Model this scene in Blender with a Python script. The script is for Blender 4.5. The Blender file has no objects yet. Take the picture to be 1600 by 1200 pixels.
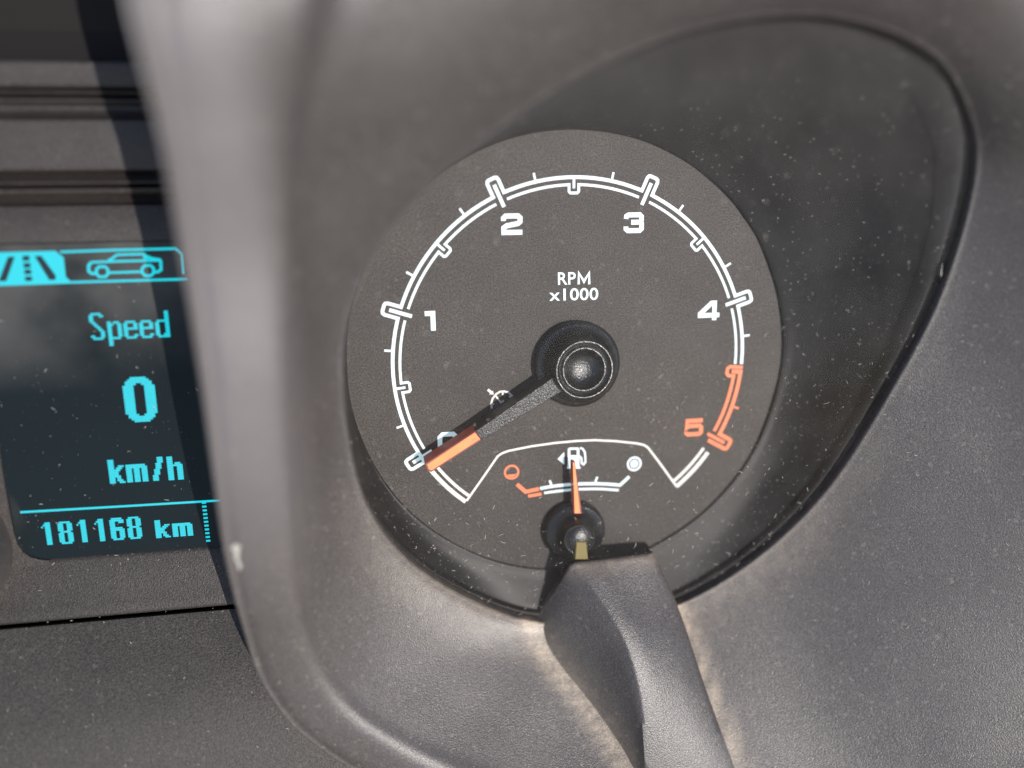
import bpy, bmesh, math, random
import numpy as np
from mathutils import Matrix, Vector
from mathutils.bvhtree import BVHTree

random.seed(7)
rng = np.random.default_rng(7)
sc = bpy.context.scene
COL = sc.collection

# ------------------------------------------------------------------ frame of the place
# Everything is modelled in the frame of the dial: x right, y up, z out of the dial face,
# one unit = the radius of the rev scale (36 mm).  The dial leans back 45 degrees.
U = 0.036
TILT = math.radians(45)
W = Matrix.Translation((0, 0, 0.9)) @ Matrix.Rotation(math.pi / 2 - TILT, 4, 'X')
RC = np.array([[0.9865665096, -0.0148596859, 0.1626828566],
               [-0.0492407319, -0.9765872449, 0.2094103708],
               [0.1557622304, -0.2146078815, -0.9641999714]])
CAM = np.array([-1.0418207500, 0.8433922982, 4.2827059840])
FPX = 1250.0

# ------------------------------------------------------------------ camera
cam = bpy.data.cameras.new('camera')
cam.sensor_width = 36.0
cam.lens = 36.0 * FPX / 1600.0
cam.clip_start = 0.005
cam.clip_end = 50.0
cam_o = bpy.data.objects.new('camera', cam)
COL.objects.link(cam_o)
M = Matrix.Identity(4)
for r in range(3):
    M[r][0] = RC[0][r]
    M[r][1] = -RC[1][r]
    M[r][2] = -RC[2][r]
    M[r][3] = CAM[r] * U
cam_o.matrix_world = W @ M
cam.dof.use_dof = True
cam.dof.focus_distance = 4.37 * U
cam.dof.aperture_fstop = (cam.lens / 1000.0) / (0.21 * U)
cam.dof.aperture_blades = 0
sc.camera = cam_o

# ------------------------------------------------------------------ sun and sky
SUN = Vector((0.38, -0.04, 1.0)).normalized()
sun_w = (W.to_3x3() @ SUN).normalized()
el = math.asin(sun_w.z)
az = math.atan2(sun_w.x, sun_w.y)
wd = bpy.data.worlds.new('World')
sc.world = wd
wd.use_nodes = True
nt = wd.node_tree
for n in list(nt.nodes):
    nt.nodes.remove(n)
sky = nt.nodes.new('ShaderNodeTexSky')
sky.sky_type = 'NISHITA'
sky.sun_disc = False
sky.sun_elevation = el
sky.sun_rotation = az
bg = nt.nodes.new('ShaderNodeBackground')
bg.inputs['Strength'].default_value = 0.105
out = nt.nodes.new('ShaderNodeOutputWorld')
nt.links.new(sky.outputs[0], bg.inputs[0])
nt.links.new(bg.outputs[0], out.inputs[0])
sun = bpy.data.lights.new('sun', 'SUN')
sun.energy = 3.1
sun.angle = math.radians(0.5)
sun.color = (1.0, 0.945, 0.885)
sun_o = bpy.data.objects.new('sun', sun)
COL.objects.link(sun_o)
sun_o.rotation_euler = (-sun_w).to_track_quat('-Z', 'Y').to_euler()
sc.view_settings.view_transform = 'Standard'
sc.view_settings.look = 'None'
sc.view_settings.exposure = 0.34
sc.view_settings.gamma = 1.0


# ------------------------------------------------------------------ helpers
def un(px, py, z=0.0):
    """Point of the place seen at a photo pixel and height z over the dial."""
    d = RC.T @ np.array([(px - 800) / FPX, (py - 600) / FPX, 1.0])
    k = (z - CAM[2]) / d[2]
    return CAM + k * d


def un_plane(px, py, a, by):
    """Same, on the sloping plane z = a + by * y."""
    d = RC.T @ np.array([(px - 800) / FPX, (py - 600) / FPX, 1.0])
    k = (a + by * CAM[1] - CAM[2]) / (d[2] - by * d[1])
    return CAM + k * d


ORG = {}


def place(o, origin):
    o.matrix_world = W @ Matrix.Translation(Vector(origin) * U)


def thing(name, label, cat, origin=(0, 0, 0), group=None):
    o = bpy.data.objects.new(name, None)
    o.empty_display_size = 0.005
    COL.objects.link(o)
    place(o, origin)
    o['label'] = label
    o['category'] = cat
    if group:
        o['group'] = group
    ORG[o.name] = np.array(origin, float)
    return o


def mesh_obj(name, V, F, mat, parent=None, origin=(0, 0, 0), smooth=None, mats=None, fm=None):
    """One mesh object; vertices given in dial units."""
    if parent is not None:
        origin = ORG[parent.name]
    V = (np.asarray(V, float) - np.asarray(origin, float)) * U
    me = bpy.data.meshes.new(name)
    me.from_pydata(V.tolist(), [], [tuple(int(i) for i in f) for f in F])
    me.materials.append(mat)
    for m in (mats or []):
        me.materials.append(m)
    if fm is not None:
        me.polygons.foreach_set('material_index', fm)
    if smooth is not None:
        me.polygons.foreach_set('use_smooth', [True] * len(me.polygons))
        me.set_sharp_from_angle(angle=math.radians(smooth))
    me.update()
    o = bpy.data.objects.new(name, me)
    COL.objects.link(o)
    if parent is not None:
        o.parent = parent
        ORG[o.name] = np.array(origin, float)
    else:
        place(o, origin)
        ORG[o.name] = np.array(origin, float)
    return o


def ribbon(paths, width, z=None):
    """Flat strokes of the given width along polylines (x, y) or (x, y, z)."""
    V, F = [], []
    for path, closed in paths:
        P = [np.array(p[:2], float) for p in path]
        n = len(P)
        base = len(V)
        for i in range(n):
            if closed:
                a, b, c = P[i - 1], P[i], P[(i + 1) % n]
            else:
                a, b, c = P[max(i - 1, 0)], P[i], P[min(i + 1, n - 1)]
            d1 = b - a
            d2 = c - b
            if np.linalg.norm(d1) < 1e-9:
                d1 = d2
            if np.linalg.norm(d2) < 1e-9:
                d2 = d1
            d1 = d1 / np.linalg.norm(d1)
            d2 = d2 / np.linalg.norm(d2)
            n1 = np.array([-d1[1], d1[0]])
            n2 = np.array([-d2[1], d2[0]])
            m = n1 + n2
            L = np.linalg.norm(m)
            m = n1 if L < 1e-6 else m / L
            s = 1.0 / max(0.5, float(m @ n1))
            for q in (1, -1):
                w = b + q * m * s * width / 2
                V.append((w[0], w[1], z))
        for i in range(n if closed else n - 1):
            j = (i + 1) % n
            F.append((base + 2 * i + 1, base + 2 * j + 1, base + 2 * j, base + 2 * i))
    return V, F


def join(*parts):
    V, F = [], []
    for v, f in parts:
        b = len(V)
        V += list(v)
        F += [tuple(i + b for i in q) for q in f]
    return V, F


def poly(pts, z):
    return [(p[0], p[1], z) for p in pts], [tuple(range(len(pts)))]


def disc(c, r, z, n=32):
    return poly([(c[0] + r * math.cos(2 * math.pi * i / n), c[1] + r * math.sin(2 * math.pi * i / n)) for i in range(n)], z)


def circle(c, r, n=36):
    return [(c[0] + r * math.cos(2 * math.pi * i / n), c[1] + r * math.sin(2 * math.pi * i / n)) for i in range(n)]


def px_path(pts, z=0.0):
    return [tuple(un(x, y, z)[:2]) for x, y in pts]


def lathe(c, prof, n=72):
    V, F = [], []
    for r, z in prof:
        for i in range(n):
            a = 2 * math.pi * i / n
            V.append((c[0] + r * math.cos(a), c[1] + r * math.sin(a), z))
    for k in range(len(prof) - 1):
        for i in range(n):
            j = (i + 1) % n
            F.append((k * n + i, k * n + j, (k + 1) * n + j, (k + 1) * n + i))
    F.append(tuple(range((len(prof) - 1) * n, len(prof) * n)))
    return V, F


def prism(top, zt, zb, inset=0.0):
    """Closed block: outline (ccw seen from the front) at zt, walls down to zb; a small chamfer when inset > 0."""
    n = len(top)
    P = np.array(top, float)
    c = P.mean(0)
    if inset:
        Q = []
        for i in range(n):
            a, b, d = P[i - 1], P[i], P[(i + 1) % n]
            e1 = (b - a) / np.linalg.norm(b - a)
            e2 = (d - b) / np.linalg.norm(d - b)
            m = np.array([-e1[1], e1[0]]) + np.array([-e2[1], e2[0]])
            m = m / max(np.linalg.norm(m), 1e-6)
            if m @ (c - b) < 0:
                m = -m
            Q.append(b + m * inset)
        rings = [(Q, zt), (P, zt - inset), (P, zb)]
    else:
        rings = [(P, zt), (P, zb)]
    V, F = [], []
    for R_, z in rings:
        V += [(p[0], p[1], z) for p in R_]
    for k in range(len(rings) - 1):
        for i in range(n):
            j = (i + 1) % n
            F.append((k * n + i, (k + 1) * n + i, (k + 1) * n + j, k * n + j))
    F.append(tuple(range(n)))
    return V, F


def crom(P, n, closed=True):
    """Catmull-Rom through the rows of P, n samples."""
    P = np.asarray(P, float)
    m = len(P)
    outp = []
    for t in np.linspace(0, m if closed else m - 1, n, endpoint=not closed):
        i = min(int(t), (m if closed else m - 1) - 1) if not closed else int(t) % m
        u = t - int(t) if closed else t - i
        if closed:
            a, b, c, d = P[(i - 1) % m], P[i], P[(i + 1) % m], P[(i + 2) % m]
        else:
            a, b, c, d = P[max(i - 1, 0)], P[i], P[min(i + 1, m - 1)], P[min(i + 2, m - 1)]
        outp.append(0.5 * (2 * b + (c - a) * u + (2 * a - 5 * b + 4 * c - d) * u * u + (3 * b - a - 3 * c + d) * u ** 3))
    return np.array(outp)


def loft(levels, N, sub):
    """levels: list of (n_station x 3) arrays -> smooth closed-ring surface."""
    rings = [crom(L, N) for L in levels]
    rings = np.array(rings)                                  # level x N x 3
    m = len(rings)
    S = []
    for k in range(m - 1):
        a, b, c, d = rings[max(k - 1, 0)], rings[k], rings[k + 1], rings[min(k + 2, m - 1)]
        for s in range(sub):
            u = s / sub
            S.append(0.5 * (2 * b + (c - a) * u + (2 * a - 5 * b + 4 * c - d) * u * u + (3 * b - a - 3 * c + d) * u ** 3))
    S.append(rings[-1])
    V = np.concatenate(S)
    F = []
    for k in range(len(S) - 1):
        for i in range(N):
            j = (i + 1) % N
            F.append((k * N + i, k * N + j, (k + 1) * N + j, (k + 1) * N + i))
    return V, F


# ------------------------------------------------------------------ materials
def new_mat(name):
    m = bpy.data.materials.new(name)
    m.use_nodes = True
    t = m.node_tree
    b = t.nodes['Principled BSDF']
    return m, t, b


def N_(t, kind, **kw):
    n = t.nodes.new(kind)
    for k, v in kw.items():
        if k in n.inputs.keys():
            n.inputs[k].default_value = v
        else:
            setattr(n, k, v)
    return n


def ramp(t, src, stops):
    r = t.nodes.new('ShaderNodeValToRGB')
    t.links.new(src, r.inputs[0])
    e = r.color_ramp.elements
    while len(e) < len(stops):
        e.new(0.5)
    for q, (p, c) in zip(e, stops):
        q.position = p
        q.color = (c, c, c, 1) if not hasattr(c, '__len__') else (*c, 1)
    return r.outputs[0]


def mixc(t, f, a, b):
    n = t.nodes.new('ShaderNodeMix')
    n.data_type = 'RGBA'
    for sock, v in ((n.inputs[0], f), (n.inputs[6], a), (n.inputs[7], b)):
        if hasattr(v, 'links') or isinstance(v, bpy.types.NodeSocket):
            t.links.new(v, sock)
        elif hasattr(v, '__len__'):
            sock.default_value = (*v, 1)
        else:
            sock.default_value = v
    return n.outputs[2]


def mul(t, a, b, op='MULTIPLY'):
    n = t.nodes.new('ShaderNodeMath')
    n.operation = op
    for i, v in enumerate((a, b)):
        if isinstance(v, bpy.types.NodeSocket):
            t.links.new(v, n.inputs[i])
        else:
            n.inputs[i].default_value = v
    return n.outputs[0]


def coord(t):
    c = t.nodes.new('ShaderNodeTexCoord')
    return c.outputs['Object']


def noise(t, vec, scale, detail=3.0, rough=0.55):
    n = t.nodes.new('ShaderNodeTexNoise')
    n.inputs['Scale'].default_value = scale
    n.inputs['Detail'].default_value = detail
    n.inputs['Roughness'].default_value = rough
    t.links.new(vec, n.inputs['Vector'])
    return n.outputs[0]


def specks(t, vec, scale, size, seed=0.0):
    """Sparse irregular dots: 1 inside a dot."""
    mp = t.nodes.new('ShaderNodeMapping')
    mp.inputs['Location'].default_value = (seed, seed * 1.7, seed * 0.3)
    t.links.new(vec, mp.inputs['Vector'])
    nz = t.nodes.new('ShaderNodeTexNoise')
    nz.inputs['Scale'].default_value = scale * 2.3
    t.links.new(mp.outputs[0], nz.inputs['Vector'])
    off = t.nodes.new('ShaderNodeVectorMath')
    off.operation = 'SCALE'
    off.inputs['Scale'].default_value = 0.7 / scale
    t.links.new(nz.outputs['Color'], off.inputs[0])
    ad = t.nodes.new('ShaderNodeVectorMath')
    t.links.new(mp.outputs[0], ad.inputs[0])
    t.links.new(off.outputs[0], ad.inputs[1])
    v = t.nodes.new('ShaderNodeTexVoronoi')
    v.inputs['Scale'].default_value = scale
    t.links.new(ad.outputs[0], v.inputs['Vector'])
    d = ramp(t, v.outputs['Distance'], [(size * 0.55, 1.0), (size, 0.0)])
    sep = t.nodes.new('ShaderNodeSeparateColor')
    t.links.new(v.outputs['Color'], sep.inputs[0])
    g = ramp(t, sep.outputs[0], [(0.45, 0.0), (0.95, 1.0)])
    return mul(t, d, g)


def plastic(name, base, rough, dust=0.35, grain=0.35, dustcol=(0.36, 0.31, 0.27), film=0.12, attr=False, spec=0.5, grain_size=2600):
    """Moulded grained plastic under a film of dust."""
    m, t, b = new_mat(name)
    v = coord(t)
    big = ramp(t, noise(t, v, 70, 4), [(0.3, 0.6), (0.75, 1.0)])
    fine = ramp(t, noise(t, v, 3300, 3, 0.7), [(0.40, 0.0), (0.70, 1.0)])
    f1 = mul(t, mul(t, big, fine), film * 2.0)
    s1 = mul(t, specks(t, v, 620, 0.30), dust)
    s2 = mul(t, specks(t, v, 1500, 0.34, 3.1), dust * 0.8)
    s3 = mul(t, specks(t, v, 210, 0.12, 7.7), dust * 0.9)
    d = mul(t, mul(t, f1, s1, 'ADD'), mul(t, s2, s3, 'ADD'), 'ADD')
    settled = None
    if attr:
        at = t.nodes.new('ShaderNodeAttribute')
        at.attribute_name = 'dust'
        brk = ramp(t, noise(t, v, 420, 4, 0.65), [(0.30, 0.35), (0.62, 1.0)])
        fn = ramp(t, noise(t, v, 2600, 2, 0.6), [(0.30, 0.55), (0.62, 1.0)])
        cl = t.nodes.new('ShaderNodeClamp')
        t.links.new(mul(t, at.outputs['Fac'], mul(t, brk, fn)), cl.inputs[0])
        settled = cl.outputs[0]
    d2 = t.nodes.new('ShaderNodeClamp')
    t.links.new(d, d2.inputs[0])
    d2.inputs['Max'].default_value = 0.9
    tone = mixc(t, ramp(t, noise(t, v, 35, 3), [(0.35, 0.0), (0.7, 1.0)]), tuple(c * 0.94 for c in base), tuple(c * 1.06 for c in base))
    colr = mixc(t, d2.outputs[0], tone, dustcol)
    if attr:
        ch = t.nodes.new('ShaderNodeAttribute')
        ch.attribute_name = 'rim_glare'
        colr = mixc(t, ch.outputs['Fac'], colr, (0.33, 0.305, 0.315))  # pale glare of the left rim mixed into the plastic colour
    if settled is not None:
        colr = mixc(t, settled, colr, (0.46, 0.375, 0.285))
    t.links.new(colr, b.inputs['Base Color'])
    r = t.nodes.new('ShaderNodeMapRange')
    r.inputs['To Min'].default_value = rough
    r.inputs['To Max'].default_value = rough + 0.3
    t.links.new(d2.outputs[0], r.inputs['Value'])
    t.links.new(r.outputs[0], b.inputs['Roughness'])
    b.inputs['Specular IOR Level'].default_value = spec
    bp = t.nodes.new('ShaderNodeBump')
    bp.inputs['Strength'].default_value = grain
    bp.inputs['Distance'].default_value = 0.00012
    h = mul(t, noise(t, v, grain_size, 2, 0.6), mul(t, d2.outputs[0], 0.8), 'ADD')
    t.links.new(h, bp.inputs['Height'])
    t.links.new(bp.outputs[0], b.inputs['Normal'])
    return m


def glow(name, colr, strength, base=None, noise_amt=0.0):
    m, t, b = new_mat(name)
    b.inputs['Base Color'].default_value = (*(base or colr), 1)
    b.inputs['Roughness'].default_value = 0.55
    b.inputs['Emission Color'].default_value = (*colr, 1)
    b.inputs['Emission Strength'].default_value = strength
    if noise_amt:
        v = coord(t)
        n = ramp(t, noise(t, v, 300, 2), [(0.3, 1 - noise_amt), (0.7, 1.0)])
        t.links.new(mul(t, n, strength), b.inputs['Emission Strength'])
    return m


def glossy_black(name, base, rough, bump=0.0, scale=3000, spec=0.5, fleck=0.0):
    m, t, b = new_mat(name)
    v = coord(t)
    s = mul(t, specks(t, v, 900, 0.25), fleck)
    t.links.new(mixc(t, s, base, (0.4, 0.36, 0.33)), b.inputs['Base Color'])
    b.inputs['Roughness'].default_value = rough
    b.inputs['Specular IOR Level'].default_value = spec
    bp = t.nodes.new('ShaderNodeBump')
    bp.inputs['Strength'].default_value = bump
    bp.inputs['Distance'].default_value = 0.0002
    t.links.new(noise(t, v, scale, 2), bp.inputs['Height'])
    t.links.new(bp.outputs[0], b.inputs['Normal'])
    return m


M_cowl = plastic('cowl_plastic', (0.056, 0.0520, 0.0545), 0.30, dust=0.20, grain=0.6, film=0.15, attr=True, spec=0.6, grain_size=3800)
M_trim = plastic('trim_plastic', (0.029, 0.0245, 0.0235), 0.40, dust=0.07, grain=1.0, film=0.08, attr=False, grain_size=3600)
M_sur = plastic('surround_plastic', (0.023, 0.0195, 0.018), 0.42, dust=0.07, grain=0.9, film=0.09, attr=False, grain_size=3600)
M_low = plastic('dash_plastic', (0.026, 0.023, 0.0215), 0.48, dust=0.12, grain=0.9, film=0.14, attr=False, grain_size=3600)
M_gloss = glossy_black('black_trim', (0.014, 0.0115, 0.011), 0.6, 0.1, 2500, 0.2)
M_dial = plastic('dial_face_print', (0.031, 0.028, 0.0268), 0.6, dust=0.10, grain=0.18, film=0.17, attr=False, spec=0.25, grain_size=4200)
M_bezel = glossy_black('bezel_black', (0.0165, 0.0148, 0.0148), 0.5, 0.08, 2500, 0.36, 0.35)
M_hub = glossy_black('hub_black', (0.008, 0.008, 0.009), 0.25, 0.5, 3600, 0.8, 0.05)
M_needle = glossy_black('needle_grain', (0.019, 0.018, 0.020), 0.30, 1.0, 3000, 0.7, 0.0)
M_lit = glow('backlit_white', (0.62, 0.92, 1.0), 0.36, (0.60, 0.63, 0.64))
M_cream = glow('printed_cream', (1, 1, 1), 0.0, (0.80, 0.78, 0.72))
M_orange = glow('backlit_orange', (1.0, 0.20, 0.06), 0.36, (0.60, 0.15, 0.06), 0.2)
M_ntip = glow('needle_red', (1.0, 0.16, 0.08), 0.06, (0.24, 0.07, 0.06))
M_nlit = glow('needle_orange', (1.0, 0.24, 0.06), 0.55, (0.72, 0.22, 0.08), 0.3)
M_yellow = glow('amber_stub', (0.7, 0.5, 0.05), 0.0, (0.19, 0.145, 0.03))
M_cyan = glow('lcd_cyan', (0.008, 0.72, 0.86), 0.74, (0.01, 0.05, 0.06))
M_ink = glossy_black('lcd_ink', (0.02, 0.03, 0.035), 0.2)


def screen_mat():
    m, t, b = new_mat('lcd_screen')
    v = coord(t)
    s = mul(t, specks(t, v, 1300, 0.16), 0.14)
    sheen_noise = ramp(t, noise(t, v, 45, 3, 0.5), [(0.35, 0.0), (0.75, 1.0)])
    sx = t.nodes.new('ShaderNodeSeparateXYZ')
    t.links.new(v, sx.inputs[0])
    up = t.nodes.new('ShaderNodeMapRange')
    up.inputs['From Min'].default_value = 0.002
    up.inputs['From Max'].default_value = 0.022
    t.links.new(sx.outputs[1], up.inputs['Value'])
    painted_sheen = mul(t, mul(t, sheen_noise, up.outputs[0]), 0.34)  # patchy grey sheen in the upper screen colour, standing in for a reflection
    t.links.new(mixc(t, mul(t, s, painted_sheen, 'ADD'), (0.010, 0.014, 0.016), (0.42, 0.39, 0.37)), b.inputs['Base Color'])
    b.inputs['Roughness'].default_value = 0.16
    b.inputs['Specular IOR Level'].default_value = 0.14
    glow_ = ramp(t, noise(t, v, 30, 2), [(0.3, 0.5), (0.7, 1.0)])
    b.inputs['Emission Color'].default_value = (0.17, 0.33, 0.37, 1)
    t.links.new(mul(t, glow_, 0.013), b.inputs['Emission Strength'])
    return m


def lens_mat():
    m, t, b = new_mat('clear_lens')
    t.nodes.remove(b)
    o = t.nodes['Material Output']
    v = coord(t)
    tr = t.nodes.new('ShaderNodeBsdfTransparent')
    gl = t.nodes.new('ShaderNodeBsdfGlossy')
    gl.inputs['Roughness'].default_value = 0.04
    fr = t.nodes.new('ShaderNodeFresnel')
    fr.inputs['IOR'].default_value = 1.45
    m1 = t.nodes.new('ShaderNodeMixShader')
    t.links.new(mul(t, fr.outputs[0], 0.25), m1.inputs[0])
    t.links.new(tr.outputs[0], m1.inputs[1])
    t.links.new(gl.outputs[0], m1.inputs[2])
    df = t.nodes.new('ShaderNodeBsdfDiffuse')
    df.inputs['Color'].default_value = (0.58, 0.54, 0.52, 1)
    film = ramp(t, noise(t, v, 90, 5, 0.6), [(0.3, 0.006), (0.75, 0.035)])
    s1 = mul(t, specks(t, v, 520, 0.10), 0.4)
    s2 = mul(t, specks(t, v, 1500, 0.20, 4.0), 0.22)
    line = ramp(t, noise(t, v, 75, 2, 0.5), [(0.47, 0.0), (0.485, 1.0), (0.50, 0.0)])
    where = ramp(t, noise(t, v, 28, 2, 0.5), [(0.52, 0.0), (0.62, 1.0)])
    sx = t.nodes.new('ShaderNodeSeparateXYZ')
    t.links.new(v, sx.inputs[0])
    low = t.nodes.new('ShaderNodeMapRange')
    low.inputs['From Min'].default_value = -0.012
    low.inputs['From Max'].default_value = -0.022
    t.links.new(sx.outputs[1], low.inputs['Value'])
    lft = t.nodes.new('ShaderNodeMapRange')
    lft.inputs['From Min'].default_value = 0.004
    lft.inputs['From Max'].default_value = -0.006
    t.links.new(sx.outputs[0], lft.inputs['Value'])
    s3 = mul(t, mul(t, mul(t, mul(t, line, where), low.outputs[0]), lft.outputs[0]), 0.075)
    top = t.nodes.new('ShaderNodeMapRange')
    top.inputs['From Min'].default_value = 0.028
    top.inputs['From Max'].default_value = 0.062
    top.inputs['To Max'].default_value = 1.8
    t.links.new(sx.outputs[1], top.inputs['Value'])
    film = mul(t, film, mul(t, top.outputs[0], 0.022), 'ADD')  # dust film, plus pale haze painted towards the top for reflected sky
    d = mul(t, mul(t, film, s3, 'ADD'), mul(t, s1, s2, 'ADD'), 'ADD')
    m2 = t.nodes.new('ShaderNodeMixShader')
    t.links.new(d, m2.inputs[0])
    t.links.new(m1.outputs[0], m2.inputs[1])
    t.links.new(df.outputs[0], m2.inputs[2])
    t.links.new(m2.outputs[0], o.inputs['Surface'])
    return m


M_screen = screen_mat()
M_lens = lens_mat()
M_lint = new_mat('lint')[0]
M_lint.node_tree.nodes['Principled BSDF'].inputs['Base Color'].default_value = (0.42, 0.38, 0.34, 1)
M_lint.node_tree.nodes['Principled BSDF'].inputs['Roughness'].default_value = 0.8

# ------------------------------------------------------------------ instrument cowl (the moulded hood round the gauge)
PA, PB = 0.50, 0.26            # plane of the opening: z = PA + PB*y
#      opening edge     crest (px, py, z)        lip edge (px, py, dz below crest)
ST = [((536, 570), (450, 600, .95), (320, 600, -0.09)),
      ((545, 680), (452, 740, .85), (338, 745, -0.09)),
      ((575, 790), (460, 870, .72), (355, 870, -0.06)),
      ((640, 875), (480, 980, .62), (380, 975, -0.03)),
      ((735, 935), (520, 1068, .56), (415, 1075, -0.01)),
      ((835, 970), (590, 1135, .54), (485, 1158, 0.00)),
      ((950, 968), (720, 1200, .54), (620, 1235, 0.00)),
      ((1057, 945), (950, 1270, .62), (900, 1320, -.05)),
      ((1180, 872), (1300, 1290, .78), (1300, 1350, -.05)),
      ((1290, 765), (1560, 1240, .98), (1640, 1310, -.05)),
      ((1390, 610), (1760, 1080, 1.08), (1850, 1130, -.05)),
      ((1470, 455), (1850, 850, 1.12), (1950, 870, -.05)),
      ((1522, 270), (1870, 520, 1.15), (1970, 520, -.05)),
      ((1505, 160), (1850, 200, 1.2), (1950, 170, -.05)),
      ((1440, 75), (1750, -100, 1.27), (1830, -160, -.05)),
      ((1290, 27), (1450, -220, 1.34), (1480, -320, -.05)),
      ((1110, 42), (1150, -260, 1.38), (1150, -370, -.05)),
      ((930, 108), (760, -330, 1.40), (420, -480, -.05)),
      ((790, 195), (545, -200, 1.40), (190, -270, -.05)),
      ((670, 290), (500, 0, 1.36), (215, 0, -0.10)),
      ((590, 390), (465, 200, 1.22), (262, 215, -0.10)),
      ((550, 480), (453, 410, 1.05), (292, 410, -0.10))]
E_ = np.array([un_plane(e[0], e[1], PA, PB) for e, c, o in ST])
C_ = np.array([un(c[0], c[1], c[2]) for e, c, o in ST])
O_ = np.array([un(o[0], o[1], c[2] - o[2]) for e, c, o in ST])


def lerp(a, b, f, dz=0.0):
    r = a + (b - a) * f
    r[:, 2] += dz
    return r


cen = E_.mean(0)
over = np.clip((E_[:, 1] - 0.3) / 0.9, 0, 1) * np.clip((2.2 - E_[:, 0]) / 0.6, 0, 1)     # 1 along the top of the opening


def wall(f, hollow, swell):
    """The wall of the hood between crest and opening: hollow below, swelling over the top."""
    r = C_ + (E_ - C_) * f
    r[:, 2] += hollow * (1 - over) + swell * over
    return r


O_low = O_ + (O_ - C_) * np.array([0.06, 0.06, 0]) + np.array([0, 0, -.10])
base = O_ * 1.0
base[:, 2] = -0.35
E_ret = E_.copy()
E_ret[:, 2] -= 0.10
levels = [base, O_low, lerp(O_, C_, 0.10), lerp(O_, C_, 0.5, .022), lerp(O_, C_, 0.90, .015), lerp(C_, E_, 0.07, -.02),
          wall(0.30, -.05, .05), wall(0.62, -.06, .09), wall(0.86, -.035, .06), wall(0.97, -.006, .015), E_, E_ret]
NV = 264
cowl_V, cowl_F = loft(levels, NV, 6)
cowl = thing('instrument_cowl', 'grey dusty moulded plastic hood framing the round rev counter', 'dashboard cowl', (0.4, -1.9, 0.0))
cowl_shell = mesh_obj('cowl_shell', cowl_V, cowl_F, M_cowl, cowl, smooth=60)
bvh_cowl = BVHTree.FromPolygons([Vector(v) for v in cowl_V], cowl_F)


def cowl_hit(px, py):
    d = RC.T @ np.array([(px - 800) / FPX, (py - 600) / FPX, 1.0])
    h = bvh_cowl.ray_cast(Vector(CAM), Vector(d).normalized())
    return np.array(h[0])


# the visor over the fuel needle's pivot, standing on the lower wall of the cowl
seam_l = [(835, 972), (852, 1008), (880, 1052), (918, 1098), (952, 1145), (980, 1188), (1000, 1232), (1010, 1290)]
ridge = [(893, 884, .21), (912, 903, .26), (940, 940, .33), (970, 990, .41), (991, 1050, .48), (1003, 1118, .53), (1008, 1190, .57), (1018, 1290, .62)]
right = [(1024, 869, .18), (1040, 898, .21), (1060, 944, .26), (1080, 1000, .34), (1098, 1056, .41), (1120, 1118, .48), (1145, 1185, .55), (1185, 1290, .64)]
A = np.array([cowl_hit(*p) for p in seam_l])
A[0] = un(835, 972, 0.06)
A[:, 2] -= 0.015
B = np.array([un(*p) for p in ridge])
D = np.array([un(*p) for p in right])
n_u = 40
A, B, D = crom(A, n_u, False), crom(B, n_u, False), crom(D, n_u, False)
cols = []
Dn = D.copy()
Dn[:, 2] = np.minimum(D[:, 2] - .25, 0.0)
top_n = (D - B)
for f in (0.0, 0.25, 0.5, 0.75, 0.97):
    cols.append(A + (B - A) * f)
for f in (0.04, 0.3, 0.6, 0.90, 0.985):
    q = B + (D - B) * f
    q[:, 2] += 0.008 * math.sin(math.pi * f) + (0.0 if f < 0.98 else -.012)
    cols.append(q)
q = D.copy()
q[:, 2] -= .05
cols.append(q)
cols.append(Dn)
vis_V = np.concatenate(cols)
nc = len(cols)
vis_F = []
for k in range(nc - 1):
    for i in range(n_u - 1):
        vis_F.append((k * n_u + i, k * n_u + i + 1, (k + 1) * n_u + i + 1, (k + 1) * n_u + i))
# rounded front rim, turning in under the hollow cover
endr = [k * n_u for k in range(nc)]
E0 = vis_V[endr].copy()
r1 = E0 + np.array([0, .010, -.010])
r2 = E0 + np.array([0, .008, -.035])
r3 = E0 + np.array([0.0, -.16, -.05])
b0 = len(vis_V)
vis_V = np.concatenate([vis_V, r1, r2, r3])
for ring_a, ring_b in ((endr, [b0 + k for k in range(nc)]), ([b0 + k for k in range(nc)], [b0 + nc + k for k in range(nc)]),
                       ([b0 + nc + k for k in range(nc)], [b0 + 2 * nc + k for k in range(nc)])):
    for k in range(nc - 1):
        vis_F.append((ring_a[k], ring_a[k + 1], ring_b[k + 1], ring_b[k]))
visor = mesh_obj('pivot_visor', vis_V, vis_F, M_cowl, cowl, smooth=50)


def dust_glare_attr(o, V, fn, name='dust'):
    a = o.data.attributes.new(name, 'FLOAT', 'POINT')
    a.data.foreach_set('value', np.array([fn(p) for p in V], dtype=np.float32))


seamL = np.array([cowl_hit(x - 6, y + 2) for x, y in seam_l[:7]])
seamR = np.array([cowl_hit(x, y) for x, y in [(1062, 950), (1082, 1002), (1100, 1056), (1122, 1118), (1146, 1180), (1170, 1235)]])
seamL, seamR = crom(seamL, 60, False), crom(seamR, 60, False)
edge_ring = crom(E_, 300)


def cowl_dust(p):
    p = np.asarray(p)
    d1 = np.min(np.linalg.norm(seamL - p, axis=1))
    d2 = np.min(np.linalg.norm(seamR - p, axis=1))
    d3 = np.min(np.linalg.norm(edge_ring - p, axis=1))
    low = min(1.0, max(0.0, (-p[1] - 0.3) / 0.9))
    return 1.1 * math.exp(-(d1 / .055) ** 2) + 1.1 * math.exp(-(d2 / .05) ** 2) + 0.26 * low * math.exp(-(d3 / .22) ** 2) + 0.05 * low


dust_glare_attr(cowl_shell, cowl_V, cowl_dust)
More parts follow.
